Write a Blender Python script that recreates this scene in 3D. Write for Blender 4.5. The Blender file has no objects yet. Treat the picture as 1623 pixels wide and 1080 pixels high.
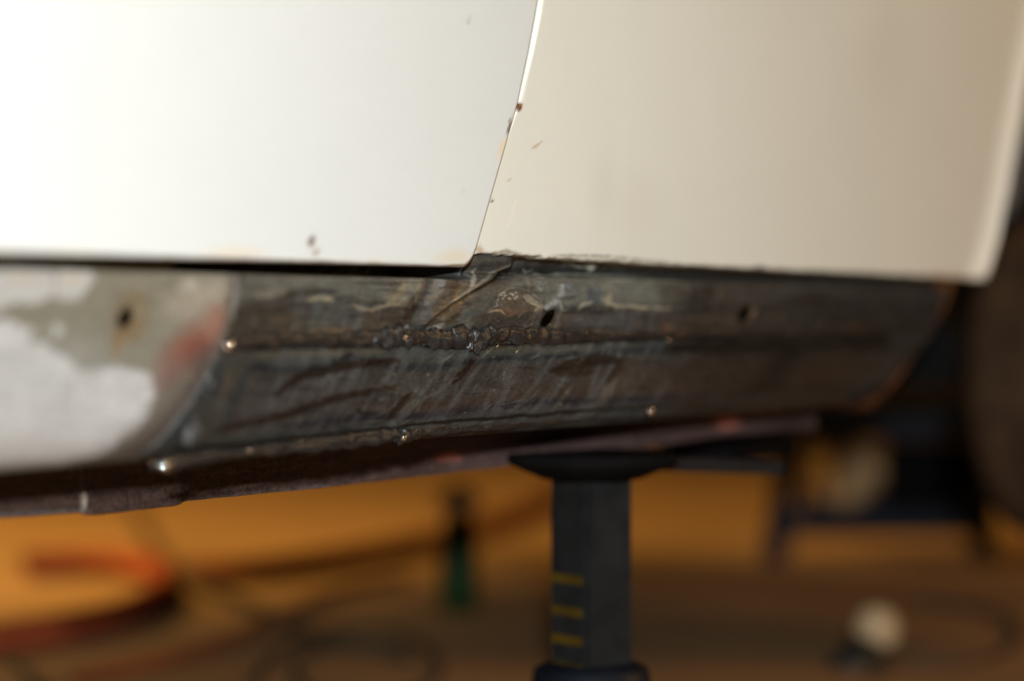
import bpy, bmesh, math, random
import numpy as np
from mathutils import Vector, Matrix

random.seed(7)
S = bpy.context.scene
COL = S.collection

# ------------------------------------------------------------------ camera
FPX = 1623 * 85 / 36.0                       # focal length in pixels of the 1623 px wide photograph
YAW = math.radians(57.98)                    # the body side runs away to the right
PITCH = -40 / FPX
CAM = np.array([-1.626, -1.0165, 0.48])
FW = np.array([math.sin(YAW) * math.cos(PITCH), math.cos(YAW) * math.cos(PITCH), math.sin(PITCH)])
RT = np.array([math.cos(YAW), -math.sin(YAW), 0.0])
UP = np.cross(RT, FW)
cam_d = bpy.data.cameras.new('camera')
cam = bpy.data.objects.new('camera', cam_d)
COL.objects.link(cam)
cam_d.sensor_width = 36
cam_d.lens = 85
cam_d.clip_start = 0.05
cam_d.clip_end = 200
cam.matrix_world = Matrix(((RT[0], UP[0], -FW[0], CAM[0]), (RT[1], UP[1], -FW[1], CAM[1]),
                           (RT[2], UP[2], -FW[2], CAM[2]), (0, 0, 0, 1)))
cam_d.dof.use_dof = True
cam_d.dof.focus_distance = 1.885
cam_d.dof.aperture_fstop = 1.65
cam_d.dof.aperture_blades = 9
S.camera = cam

# ------------------------------------------------------------------ light
w = bpy.data.worlds.new('World')
S.world = w
w.use_nodes = True
w.node_tree.nodes['Background'].inputs[0].default_value = (0.9, 0.6, 0.36, 1)
w.node_tree.nodes['Background'].inputs[1].default_value = 0.008


def area(name, loc, target, size, power, color, sy=None):
    d = bpy.data.lights.new(name, 'AREA')
    d.energy = power
    d.color = color
    d.size = size
    if sy:
        d.shape = 'RECTANGLE'
        d.size_y = sy
    else:
        d.shape = 'DISK'
    o = bpy.data.objects.new(name, d)
    COL.objects.link(o)
    o.location = loc
    o.rotation_euler = (Vector(target) - Vector(loc)).to_track_quat('-Z', 'Y').to_euler()
    return o


FLASH = CAM - 0.80 * FW + np.array([0, 0, 0.265])
FLASH_P = 130.0
FLASH_C = np.array([0.92, 0.985, 0.985])
area('flash', FLASH, (0.0, 0, 0.48), 0.08, FLASH_P, FLASH_C)
area('workshop_lamp', (0.9, 3.2, 2.3), (2.7, 2.2, 0), 3.0, 175, (1.0, 0.66, 0.20))
CEIL = np.array([2.2, -2.6, 2.0])
CEIL_P = 34.0
CEIL_C = np.array([1.0, 0.56, 0.20])
area('ceiling_lamp', CEIL, (1.3, 0, 0.5), 1.0, CEIL_P, CEIL_C)

S.view_settings.view_transform = 'Standard'
S.view_settings.look = 'None'
S.view_settings.exposure = 0
S.view_settings.gamma = 1
S.view_settings.use_curve_mapping = False
S.render.engine = 'CYCLES'
S.cycles.use_denoising = True
S.cycles.max_bounces = 6
S.cycles.sample_clamp_indirect = 4


# ------------------------------------------------------------------ helpers
def at(px, py, y=0.0):
    """the point of the vertical plane Y=y that stands where the photograph shows (px, py)"""
    u = (np.asarray(px, float) - 811.5) / FPX
    v = -(np.asarray(py, float) - 540) / FPX
    d = FW + u[..., None] * RT + v[..., None] * UP
    t = (y - CAM[1]) / d[..., 1]
    return CAM + t[..., None] * d


def at_floor(px, py, z=0.0):
    u = (np.asarray(px, float) - 811.5) / FPX
    v = -(np.asarray(py, float) - 540) / FPX
    d = FW + u[..., None] * RT + v[..., None] * UP
    t = (z - CAM[2]) / d[..., 2]
    return CAM + t[..., None] * d


def at_depth(px, py, t):
    u = (px - 811.5) / FPX
    v = -(py - 540) / FPX
    return CAM + t * (FW + u * RT + v * UP)


def proj(P):
    q = P - CAM
    d = q @ FW
    return 811.5 + FPX * (q @ RT) / d, 540 - FPX * (q @ UP) / d


def lin(c):
    c = np.asarray(c, float) / 255.0
    return np.where(c <= 0.04045, c / 12.92, ((c + 0.055) / 1.055) ** 2.4)


def hash2(ix, iy, seed):
    n = (ix.astype(np.int64) * 374761393 + iy.astype(np.int64) * 668265263 + seed * 974711) & 0x7fffffff
    n = ((n ^ (n >> 13)) * 1274126177) & 0x7fffffff
    n = ((n ^ (n >> 15)) * 668265263) & 0x7fffffff
    return ((n ^ (n >> 16)) & 0xffff) / 65535.0


def noise(x, y, seed=0):
    ix, iy = np.floor(x), np.floor(y)
    fx, fy = x - ix, y - iy
    fx, fy = fx * fx * (3 - 2 * fx), fy * fy * (3 - 2 * fy)
    a, b = hash2(ix, iy, seed), hash2(ix + 1, iy, seed)
    c, d = hash2(ix, iy + 1, seed), hash2(ix + 1, iy + 1, seed)
    return (a * (1 - fx) + b * fx) * (1 - fy) + (c * (1 - fx) + d * fx) * fy


def fbm(x, y, seed=0, oct=4):
    s, a, t = 0, 0.5, 0
    for k in range(oct):
        s = s + a * noise(x * 2 ** k + 17.3 * k, y * 2 ** k - 9.1 * k, seed + k * 31)
        t += a
        a *= 0.5
    return s / t - 0.5


def sstep(a, b, x):
    t = np.clip((x - a) / (b - a), 0, 1)
    return t * t * (3 - 2 * t)


def seg_dist(x, y, pts):
    best = np.full(x.shape, 1e9)
    par = np.zeros(x.shape)
    n = len(pts) - 1
    for k in range(n):
        ax, ay = pts[k]
        bx, by = pts[k + 1]
        dx, dy = bx - ax, by - ay
        t = np.clip(((x - ax) * dx + (y - ay) * dy) / (dx * dx + dy * dy + 1e-9), 0, 1)
        d = np.hypot(x - ax - t * dx, y - ay - t * dy)
        m = d < best
        best[m] = d[m]
        par[m] = (k + t[m]) / n
    return best, par


def inside(x, y, pts):
    r = np.zeros(x.shape, bool)
    j = len(pts) - 1
    for i in range(len(pts)):
        xi, yi = pts[i]
        xj, yj = pts[j]
        if yi != yj:
            r ^= ((yi > y) != (yj > y)) & (x < (xj - xi) * (y - yi) / (yj - yi) + xi)
        j = i
    return r


class Paint:
    """stains, paint films, scale, scratches and some painted light and shade, laid out on the flat development of a panel"""
    def __init__(s, px, py, base, warp=6, wscale=22):
        s.x0, s.y0 = px, py
        s.x = px + warp * 2.4 * fbm(px / wscale, py / wscale, 3) + 2.6 * fbm(px / 5, py / 5, 6, 3)
        s.y = py + warp * 2.4 * fbm(px / wscale, py / wscale, 5) + 2.6 * fbm(px / 5, py / 5, 8, 3)
        s.c = np.tile(lin(base), (len(px), 1))
        s.g = np.full(len(px), 0.45)          # roughness

    def mix(s, m, col, rough=None):
        m = np.clip(m, 0, 1)
        s.c += m[:, None] * (lin(col) - s.c)
        if rough is not None:
            s.g += m * (rough - s.g)

    def xy(s, warp):
        return (s.x, s.y) if warp is True else (s.x0, s.y0) if not warp else \
            (s.x0 + warp * (s.x - s.x0), s.y0 + warp * (s.y - s.y0))

    def blob(s, cx, cy, rx, ry, col, a=1.0, ang=0, soft=0.6, warp=True, rough=None):
        x, y = s.xy(warp)
        ca, sa = math.cos(math.radians(ang)), math.sin(math.radians(ang))
        dx, dy = x - cx, y - cy
        r = np.hypot((dx * ca + dy * sa) / rx, (-dx * sa + dy * ca) / ry)
        s.mix(a * (1 - sstep(1 - soft, 1 + soft * 0.6, r)), col, rough)

    def line(s, pts, wd, col, a=1.0, soft=0.7, warp=0.5, taper=True, rough=None):
        x, y = s.xy(warp)
        d, t = seg_dist(x, y, pts)
        ww = wd * (0.35 + 0.65 * np.sin(np.pi * np.clip(t, 0.02, 0.98)) ** 0.6) if taper else wd
        s.mix(a * (1 - sstep(1 - soft, 1 + soft * 0.4, d / ww)), col, rough)

    def poly(s, pts, col, a=1.0, soft=4, warp=True, rough=None):
        x, y = s.xy(warp)
        d, _ = seg_dist(x, y, pts + pts[:1])
        d = np.where(inside(x, y, pts), -d, d)
        s.mix(a * (1 - sstep(-soft, soft, d)), col, rough)

    def scratch(s, pts, wd, col, a):
        xs, ys = [q_[0] for q_ in pts], [q_[1] for q_ in pts]
        i = np.nonzero((s.x0 > min(xs) - 4) & (s.x0 < max(xs) + 4) & (s.y0 > min(ys) - 4) & (s.y0 < max(ys) + 4))[0]
        d, t = seg_dist(s.x0[i], s.y0[i], pts)
        m = a * np.exp(-(d / wd) ** 2) * np.sin(np.pi * np.clip(t, .03, .97)) ** .5
        s.c[i] += m[:, None] * (lin(col) - s.c[i])
        s.g[i] -= .12 * m

    def grain(s, amt, sx, sy, seed, ang=0):
        ca, sa = math.cos(math.radians(ang)), math.sin(math.radians(ang))
        x, y = s.x0 * ca + s.y0 * sa, -s.x0 * sa + s.y0 * ca
        s.c *= (1 + amt * 2 * fbm(x / sx, y / sy, seed))[:, None]


def delight(c, P):
    """photographed tone -> base colour: divide by the even light of the flash on a flat panel"""
    q = FLASH - P
    d2 = (q * q).sum(1)
    cos = np.clip(-q[:, 1] / np.sqrt(d2) * -1, 0, 1) if False else np.clip(-q[:, 1] / np.sqrt(d2), 0.05, 1)
    e = FLASH_P * cos / (math.pi ** 2 * d2)
    q = CEIL - P
    d2 = (q * q).sum(1)
    dr = CEIL - np.array([1.3, 0, 0.5])
    dr = dr / np.linalg.norm(dr)
    e2 = CEIL_P * np.clip(-q[:, 1], 0, None) * np.clip(q @ dr, 0, None) / d2 / (math.pi ** 2 * d2)
    e = e[:, None] * FLASH_C + e2[:, None] * CEIL_C + np.array([0.012, 0.009, 0.006])
    return np.clip(c / e, 0.004, 0.86)


def mesh_obj(name, V, F, mat, parent=None, colors=None, rough=None, smooth=True):
    me = bpy.data.meshes.new(name)
    V = np.asarray(V, np.float32)
    F = np.asarray(F, np.int32)
    me.vertices.add(len(V))
    me.vertices.foreach_set('co', V.ravel())
    k = F.shape[1]
    me.loops.add(F.size)
    me.loops.foreach_set('vertex_index', F.ravel())
    me.polygons.add(len(F))
    me.polygons.foreach_set('loop_start', np.arange(0, F.size, k, dtype=np.int32))
    me.polygons.foreach_set('use_smooth', np.full(len(F), smooth))
    if colors is not None:
        a = me.color_attributes.new('film', 'FLOAT_COLOR', 'POINT')
        a.data.foreach_set('color', np.concatenate([colors, np.ones((len(V), 1))], 1).astype(np.float32).ravel())
    if rough is not None:
        a = me.attributes.new('rough', 'FLOAT', 'POINT')
        a.data.foreach_set('value', np.asarray(rough, np.float32))
    me.update(calc_edges=True)
    me.validate()
    me.materials.append(mat)
    o = bpy.data.objects.new(name, me)
    COL.objects.link(o)
    if parent:
        o.parent = parent
    return o


def grid_faces(nr, nc, keep=None):
    i = np.arange(nr - 1)[:, None] * nc + np.arange(nc - 1)[None]
    F = np.stack([i, i + 1, i + nc + 1, i + nc], -1).reshape(-1, 4)
    return F if keep is None else F[keep(F)]


def bm_obj(name, bm, mat, parent=None, smooth=False):
    me = bpy.data.meshes.new(name)
    bmesh.ops.recalc_face_normals(bm, faces=bm.faces)
    for f in bm.faces:
        f.smooth = smooth
    bm.to_mesh(me)
    bm.free()
    me.materials.append(mat)
    o = bpy.data.objects.new(name, me)
    COL.objects.link(o)
    if parent:
        o.parent = parent
    return o


def empty(name, loc, label, cat, group=None):
    o = bpy.data.objects.new(name, None)
    o.location = loc
    COL.objects.link(o)
    tag(o, label, cat, group)
    return o


def tag(o, label, cat, group=None):
    o['label'] = label
    o['category'] = cat
    if group:
        o['group'] = group


def put(child, parent):
    """parent without moving the child"""
    child.parent = parent
    child.matrix_parent_inverse = Matrix.Translation(-Vector(parent.location))


def tube_arrays(pts, rad, n=14, cap=True):
    pts = np.asarray(pts, float)
    rad = np.broadcast_to(np.asarray(rad, float), (len(pts),))
    T = np.gradient(pts, axis=0)
    T /= np.linalg.norm(T, axis=1)[:, None] + 1e-12
    ref = np.array([0, 0, 1.0])
    A = np.cross(T, ref)
    bad = np.linalg.norm(A, axis=1) < 1e-3
    A[bad] = np.cross(T[bad], [0, 1.0, 0])
    A /= np.linalg.norm(A, axis=1)[:, None]
    B = np.cross(T, A)
    th = np.linspace(0, 2 * np.pi, n + 1)
    V = pts[:, None] + rad[:, None, None] * (np.cos(th)[None, :, None] * A[:, None] + np.sin(th)[None, :, None] * B[:, None])
    return V.reshape(-1, 3), grid_faces(len(pts), n + 1)


def smooth_path(pts, n=60):
    pts = np.asarray(pts, float)
    P = np.vstack([2 * pts[0] - pts[1], pts, 2 * pts[-1] - pts[-2]])
    out = []
    m = len(pts) - 1
    for k in np.linspace(0, m - 1e-6, n):
        i = int(k)
        t = k - i
        p0, p1, p2, p3 = P[i], P[i + 1], P[i + 2], P[i + 3]
        out.append(0.5 * (2 * p1 + (p2 - p0) * t + (2 * p0 - 5 * p1 + 4 * p2 - p3) * t * t + (3 * p1 - p0 - 3 * p2 + p3) * t ** 3))
    return np.array(out)


# ------------------------------------------------------------------ materials
def nodes(name):
    m = bpy.data.materials.new(name)
    m.use_nodes = True
    nt = m.node_tree
    return m, nt, nt.nodes['Principled BSDF']


def mat(name, col, rough=0.5, metal=0.0, var=0.25, scale=30, bump=0.0, bscale=200, second=None, coat=0.0, spec=0.5):
    m, nt, b = nodes(name)
    tc = nt.nodes.new('ShaderNodeTexCoord')
    nz = nt.nodes.new('ShaderNodeTexNoise')
    nz.inputs['Scale'].default_value = scale
    nz.inputs['Detail'].default_value = 6
    nt.links.new(tc.outputs['Object'], nz.inputs['Vector'])
    r = nt.nodes.new('ShaderNodeValToRGB')
    c = np.array(col, float)
    d = np.array(second, float) if second else c * (1 + var)
    r.color_ramp.elements[0].position = 0.35
    r.color_ramp.elements[1].position = 0.68
    r.color_ramp.elements[0].color = (*(c * (1 - var) if not second else c), 1)
    r.color_ramp.elements[1].color = (*d, 1)
    nt.links.new(nz.outputs['Fac'], r.inputs['Fac'])
    nt.links.new(r.outputs['Color'], b.inputs['Base Color'])
    b.inputs['Roughness'].default_value = rough
    b.inputs['Metallic'].default_value = metal
    b.inputs['Coat Weight'].default_value = coat
    b.inputs['Specular IOR Level'].default_value = spec
    if bump:
        n2 = nt.nodes.new('ShaderNodeTexNoise')
        n2.inputs['Scale'].default_value = bscale
        n2.inputs['Detail'].default_value = 5
        nt.links.new(tc.outputs['Object'], n2.inputs['Vector'])
        bp = nt.nodes.new('ShaderNodeBump')
        bp.inputs['Strength'].default_value = bump
        bp.inputs['Distance'].default_value = 0.002
        nt.links.new(n2.outputs['Fac'], bp.inputs['Height'])
        nt.links.new(bp.outputs['Normal'], b.inputs['Normal'])
    return m


def film_mat(name, metal=0.0, spec=0.5, coat=0.0, bump=0.1, fine=900, var=0.12, stretch=(1, 1, 1)):
    """a surface whose films of paint, scale and dirt are carried by the mesh, with fine procedural grain over them"""
    m, nt, b = nodes(name)
    at_ = nt.nodes.new('ShaderNodeAttribute')
    at_.attribute_name = 'film'
    ar = nt.nodes.new('ShaderNodeAttribute')
    ar.attribute_name = 'rough'
    tc = nt.nodes.new('ShaderNodeTexCoord')
    mp = nt.nodes.new('ShaderNodeMapping')
    mp.inputs['Scale'].default_value = stretch
    nt.links.new(tc.outputs['Object'], mp.inputs['Vector'])
    nz = nt.nodes.new('ShaderNodeTexNoise')
    nz.inputs['Scale'].default_value = fine
    nz.inputs['Detail'].default_value = 4
    nt.links.new(mp.outputs['Vector'], nz.inputs['Vector'])
    mr = nt.nodes.new('ShaderNodeMapRange')
    mr.inputs['From Min'].default_value = 0.3
    mr.inputs['From Max'].default_value = 0.7
    mr.inputs['To Min'].default_value = 1 - var
    mr.inputs['To Max'].default_value = 1 + var
    nt.links.new(nz.outputs['Fac'], mr.inputs['Value'])
    vm = nt.nodes.new('ShaderNodeVectorMath')
    vm.operation = 'SCALE'
    nt.links.new(at_.outputs['Color'], vm.inputs[0])
    nt.links.new(mr.outputs['Result'], vm.inputs['Scale'])
    nt.links.new(vm.outputs['Vector'], b.inputs['Base Color'])
    nt.links.new(ar.outputs['Fac'], b.inputs['Roughness'])
    b.inputs['Metallic'].default_value = metal
    b.inputs['Specular IOR Level'].default_value = spec
    b.inputs['Coat Weight'].default_value = coat
    b.inputs['Coat Roughness'].default_value = 0.12
    if bump:
        bp = nt.nodes.new('ShaderNodeBump')
        bp.inputs['Strength'].default_value = bump
        bp.inputs['Distance'].default_value = 0.0006
        nt.links.new(nz.outputs['Fac'], bp.inputs['Height'])
        nt.links.new(bp.outputs['Normal'], b.inputs['Normal'])
    return m


M_PAINT = film_mat('car_paint', spec=0.4, coat=0.15, bump=0.015, fine=420, var=0.012)
M_SILL = film_mat('scorched_sheet_metal', metal=0.0, spec=0.26, bump=0.12, fine=700, var=0.22, stretch=(0.35, 1, 1))
M_FLANGE = film_mat('underseal', spec=0.3, bump=0.9, fine=380, var=0.45)
M_WELD = mat('weld_scale', (0.018, 0.017, 0.017), 0.34, 0.35, second=(0.07, 0.065, 0.062), scale=260, bump=0.6, bscale=700)
M_DROP = mat('weld_drop_steel', (0.75, 0.75, 0.76), 0.06, 1.0, var=0.3, scale=300)
M_BLACK = mat('black_underbody', (0.004, 0.0035, 0.0035), 0.9, spec=0.03)
M_RUST = mat('rusty_edge', (0.025, 0.007, 0.005), 0.8, second=(0.10, 0.035, 0.010), scale=40, spec=.1)
M_TYRE = mat('dusty_tyre', (0.026, 0.014, 0.008), 0.9, second=(0.048, 0.025, 0.012), scale=25, spec=.1, bump=0.3)
M_RIM = mat('rim_steel', (0.22, 0.10, 0.05), 0.6, 0.3)
M_RUBBER = mat('grey_rubber', (0.010, 0.009, 0.009), 0.7, spec=.15)
M_STAND = mat('stand_grey_paint', (0.0072, 0.0074, 0.0077), 0.7, var=0.3, scale=40, spec=.15)
M_STANDBLUE = mat('stand_blue_paint', (0.004, 0.005, 0.008), 0.5, spec=.2)
M_YELLOW = mat('yellow_mark', (0.046, 0.026, 0.002), 0.7, spec=.1)
M_HOSE = mat('red_hose', (0.30, 0.055, 0.018), 0.7, spec=.2)
M_HOSE2 = mat('orange_hose', (0.20, 0.05, 0.014), 0.7, spec=.2)
M_CABLE = mat('brown_cable', (0.05, 0.032, 0.018), 0.7, spec=.2)
M_BLACKCABLE = mat('black_cable', (0.006, 0.005, 0.005), 0.6)
M_GREEN = mat('green_glass', (0.006, 0.022, 0.004), 0.5, spec=.12)
M_CREAM = mat('cream_plastic', (0.40, 0.265, 0.14), 0.6)
M_CLOTH = mat('tan_cloth', (0.34, 0.21, 0.10), 0.9, bump=0.5, bscale=60)
M_BLUE = mat('trolley_blue', (0.005, 0.007, 0.013), 0.6, spec=.08)

# ------------------------------------------------------------------ the ground
fl, nt, b = nodes('workshop_floor')
tc = nt.nodes.new('ShaderNodeTexCoord')
n1 = nt.nodes.new('ShaderNodeTexNoise')
n1.inputs['Scale'].default_value = 2.2
n1.inputs['Detail'].default_value = 8
nt.links.new(tc.outputs['Object'], n1.inputs['Vector'])
rp = nt.nodes.new('ShaderNodeValToRGB')
rp.color_ramp.elements[0].position = 0.3
rp.color_ramp.elements[0].color = (0.23, 0.115, 0.041, 1)
rp.color_ramp.elements[1].position = 0.7
rp.color_ramp.elements[1].color = (0.37, 0.19, 0.071, 1)
nt.links.new(n1.outputs['Fac'], rp.inputs['Fac'])
nt.links.new(rp.outputs['Color'], b.inputs['Base Color'])
b.inputs['Roughness'].default_value = 0.7
floor = mesh_obj('floor', [(-12, -12, 0), (40, -12, 0), (40, 40, 0), (-12, 40, 0)], [(0, 1, 2, 3)], fl)
floor['kind'] = 'structure'

# ------------------------------------------------------------------ the car
car = empty('parked_car', (0, 0, 0), 'white and cream car body with scorched welded sill patch, raised on a stand', 'car')
ZC = CAM[2]


def zrow(px, py, y=0.0):
    return at(np.array([px]), np.array([py]), y)[0]


# ---- door: white panel, right edge slanting, bottom hem with a rounded corner
def interp_edge(pts, y):
    P = at(np.array([p[0] for p in pts], float), np.array([p[1] for p in pts], float), y)
    o = np.argsort(P[:, 2])
    return P[o, 2], P[o, 0]


def panel(name, y0, zbot, ztop, left, right, r, ret, paint, nx, nz, lip=None, flare=None):
    """sheet panel with rolled edges: left/right give X of z, zbot gives z of X"""
    def dist(n, dense0, dense1):
        t = np.linspace(0, 1, n)
        return t
    a = np.linspace(0, 1, nx)
    e = np.array([0, 0.0004, 0.0010, 0.0018, 0.0028, 0.004, 0.0055, 0.0075, 0.0095])
    bz = np.concatenate([e / 0.40, np.linspace(0.0115 / 0.40, 0.45, nz), np.linspace(0.47, 1, 20)])
    # rows measured up from the bottom edge
    V = np.zeros((len(bz), nx + 16, 3))
    for k, t in enumerate(bz):
        zz = zbot(0) + t * (ztop - zbot(0))
        xl, xr = left(zz), right(zz)
        ex = e[:-1] * 1.0
        xs = np.concatenate([xl + ex, np.linspace(xl + 0.0095, xr - 0.0095, nx), (xr - ex)[::-1]])
        V[k, :, 0] = xs
        zb = zbot(xs)
        V[k, :, 2] = zb + t * (ztop - zb)
    x, z = V[..., 0], V[..., 2]
    dl = x - np.vectorize(left)(z)
    dr = np.vectorize(right)(z) - x
    db = z - zbot(x)
    def roll(d, rr):
        q = np.clip(1 - d / rr, 0, 1)
        return rr * (1 - np.sqrt(np.clip(1 - q * q, 0, 1)))
    y = y0 + np.maximum(np.maximum(roll(dl, r), roll(dr, r)), roll(db, r))
    if flare is not None:
        y = y + flare(dr, z)
    V[..., 1] = y
    nr, nc = V.shape[:2]
    # return of the sheet behind its edges
    W = np.zeros((nr + 2, nc + 2, 3))
    W[1:-1, 1:-1] = V
    W[1:-1, 0] = V[:, 0] + [0, ret, 0]
    W[1:-1, -1] = V[:, -1] + [0, ret, 0]
    W[0] = W[1] + [0, ret, 0]
    W[-1] = W[-2] + [0, ret, 0]
    W[0, 0, 1], W[0, -1, 1] = W[1, 0, 1], W[1, -1, 1]
    P = W.reshape(-1, 3)
    px, py = proj(P)
    pt = paint(px, py)
    return mesh_obj(name, P, grid_faces(nr + 2, nc + 2), M_PAINT, car, np.clip(pt.c * 0.95, 0.01, 0.84), pt.g)


ez, exx = interp_edge([(858, -20), (851, 20), (840, 80), (823, 162), (801, 240), (778, 320), (757, 394), (752, 407), (746, 417), (740, 423)], -0.010)


def door_right(z):
    if z > ez[-1]:
        return exx[-1] + (z - ez[-1]) * (exx[-1] - exx[-4]) / (ez[-1] - ez[-4])
    return float(np.interp(z, ez, exx))


zdoor = ZC + 0.0366


def paint_door(px, py):
    p = Paint(px, py, (212, 214, 213), 5, 30)
    p.g[:] = 0.3
    p.c *= (1 + 0.03 * fbm(px / 160, py / 160, 40))[:, None]
    p.c *= (1 + 0.02 * fbm(px / 40, py / 14, 41))[:, None]
    for cx, cy, rx, ry, a in ((105, 402, 42, 7, .6), (372, 402, 50, 9, .75), (722, 408, 34, 12, .8), (590, 414, 25, 4, .4), (20, 398, 30, 5, .3)):
        p.blob(cx, cy, rx, ry, (216, 194, 150), a * .55, soft=0.9)
    p.line([(0, 404), (250, 410), (480, 416), (700, 424), (742, 420)], 3.2, (120, 82, 44), .75, taper=False)
    p.line([(735, 426), (752, 405), (757, 395)], 2.4, (92, 60, 38), .8, taper=False)
    p.line([(757, 395), (801, 240), (823, 162)], 1.6, (130, 95, 66), .7, taper=False)
    p.blob(806, 200, 3, 13, (92, 70, 58), .8, 16)
    p.blob(796, 235, 5, 22, (226, 205, 165), .6, 16)
    p.blob(847, 4, 5, 9, (220, 190, 130), .7)
    p.blob(495, 383, 5, 9, (92, 58, 48), .9, 10)
    p.blob(502, 402, 5, 6, (130, 92, 60), .7)
    p.blob(742, 33, 5, 4, (150, 152, 150), .8)
    p.blob(735, 302, 4, 3, (196, 196, 192), .7)
    return p


panel('door', -0.010, lambda x: zdoor + 0 * np.asarray(x, float), ZC + 0.45, lambda z: -0.98, door_right, 0.0035, 0.02, paint_door, 330, 95)

# ---- wing panel: cream, rolled left edge, ragged bottom, flared towards the wheel arch
wl_z, wl_x = interp_edge([(863, -20), (856, 20), (844, 80), (823, 162), (795, 240), (770, 320), (749, 392), (746, 402), (745, 412)], -0.004)


def wing_left(z):
    if z > wl_z[-1]:
        return wl_x[-1] + (z - wl_z[-1]) * (wl_x[-1] - wl_x[-4]) / (wl_z[-1] - wl_z[-4])
    return float(np.interp(z, wl_z, wl_x))


ar_z, ar_x = interp_edge([(1538, 447), (1553, 442), (1562, 434), (1569, 420), (1583, 372), (1597, 300), (1612, 215), (1632, 110), (1655, 0), (1684, -120)], -0.012)


def wing_right(z):
    if z > ar_z[-1]:
        return ar_x[-1] + (z - ar_z[-1]) * 0.6
    return float(np.interp(z, ar_z, ar_x))


wb = at(np.array([755., 800, 830, 862, 900, 950, 1000, 1060, 1130, 1250, 1350, 1450, 1562]),
        np.array([403., 404, 404, 408, 411, 414, 417, 421, 424, 430, 433, 438, 443]), -0.004)


def wing_bottom(x):
    x = np.asarray(x, float)
    z = np.interp(x, wb[:, 0], wb[:, 2])
    amp = np.where(x < 0.25, 0.0016, 0.0008)
    return z + amp * 2 * fbm(x / 0.012, x * 0 + 3.3, 77, 4) + 0.0008 * 2 * fbm(x / 0.003, x * 0 + 1.3, 79, 2) * (x < 0.3)


def paint_wing(px, py):
    p = Paint(px, py, (219, 218, 208), 6, 30)
    p.g[:] = 0.32
    p.c *= (1 + 0.05 * fbm(px / 200, py / 200, 50))[:, None]
    p.c *= (1 + 0.02 * fbm(px / 22, py / 160, 52))[:, None]
    p.blob(955, 300, 22, 60, (208, 204, 190), .4, 5, soft=.9)
    p.blob(1010, 330, 40, 60, (209, 203, 189), .3, 5, soft=.9)
    p.blob(1400, 80, 40, 90, (206, 199, 184), .3, 5, soft=.9)
    p.blob(851, 230, 7, 1.6, (190, 166, 132), .6, -35)
    p.line([(843, 234), (858, 225)], 1.5, (172, 140, 104), .7)
    p.line([(803, 288), (810, 284)], 2.0, (190, 160, 122), .6)
    p.line([(800, 372), (818, 318)], 1.6, (236, 230, 220), .5, warp=0)
    p.line([(1090, 240), (1000, 270), (950, 300)], 1.0, (232, 226, 214), .4, warp=.3)
    p.line([(940, 92), (1000, 40)], 1.0, (230, 224, 212), .4, warp=.3)
    # chips along the rolled edge
    p.blob(823, 171, 7, 7, (92, 66, 48), 1, soft=.4)
    p.blob(826, 170, 3, 5, (132, 66, 34), 1, soft=.5)
    p.blob(778, 317, 3.5, 4, (96, 74, 60), .9)
    p.line([(857, 20), (828, 162)], 2.2, (246, 244, 238), .5, taper=False, warp=0)  # painted highlight on the upper part of the rolled edge
    # lifted paint along the bottom: a crack with a paler band under it
    n = 3 * fbm(px / 12, py / 12, 60, 3)
    yb = np.interp(px, [800, 870, 960, 1040, 1130, 1250], [408, 404, 406, 414, 425, 434])
    d = py - yb + n
    seg = sstep(850, 880, px) * (1 - sstep(1080, 1150, px))
    p.mix(seg * sstep(1, 4, d) * .75, (186, 180, 166))
    p.mix(sstep(868, 900, px) * (1 - sstep(1090, 1135, px)) * np.exp(-(d / 1.1) ** 2) * .9, (72, 70, 66))
    for pts in (([(905, 404), (899, 408)]), ([(916, 413), (910, 418), (903, 421)]), ([(985, 405), (990, 412)])):
        p.line(pts, 1.1, (92, 88, 80), .8, warp=.3)
    p.blob(800, 402, 26, 3.5, (120, 106, 88), .7)
    p.blob(762, 396, 7, 6, (168, 132, 88), .6)
    p.blob(1205, 428, 12, 4, (60, 66, 74), .9)
    p.blob(1130, 421, 8, 3, (225, 215, 200), .6)
    p.mix(sstep(1000, 1150, px) * sstep(-3, 3, py - np.interp(px, [1000, 1130, 1562], [419, 426, 446]) + 2 * n + 4) * .8, (88, 76, 58))
    p.blob(1500, 440, 60, 6, (190, 150, 96), .5)
    # light caught by the turned lip of the arch, painted into its colour
    lipx = np.interp(py, [0, 110, 215, 300, 372, 425, 446], [1630, 1608, 1588, 1573, 1558, 1544, 1534])
    p.mix(sstep(-6, 8, px - lipx) * .8, (228, 226, 218))
    return p


panel('wing', -0.004, wing_bottom, ZC + 0.5, wing_left, wing_right, 0.0026, 0.016, paint_wing, 420, 110,
      flare=lambda dr, z: -0.010 * np.clip(1 - dr / 0.05, 0, 1) ** 2)

# ---- sill: one pressed sheet, painted at the left, ground bare and scorched at the patch
HOLES = [(201, 504, 9, 16, 30), (868, 505, 7.5, 17.5, 38), (1181, 497, 7, 14, 35)]
BND = [(381, 410), (372, 450), (360, 505), (343, 552), (318, 602), (285, 660), (250, 735), (240, 780)]
SEAM = [(340, 552), (365, 549), (470, 546), (560, 544), (600, 541), (640, 541), (690, 545), (740, 546), (790, 541), (840, 537), (880, 538), (960, 534), (1100, 531), (1250, 527), (1420, 524)]
CREASE = [(836, 413), (824, 419), (800, 431), (765, 450), (738, 465), (712, 482), (690, 497), (668, 516)]
END = [(1509, 420), (1504, 460), (1489, 500), (1465, 538), (1443, 568), (1420, 602), (1398, 632), (1374, 652), (1358, 668), (1350, 700)]

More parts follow.
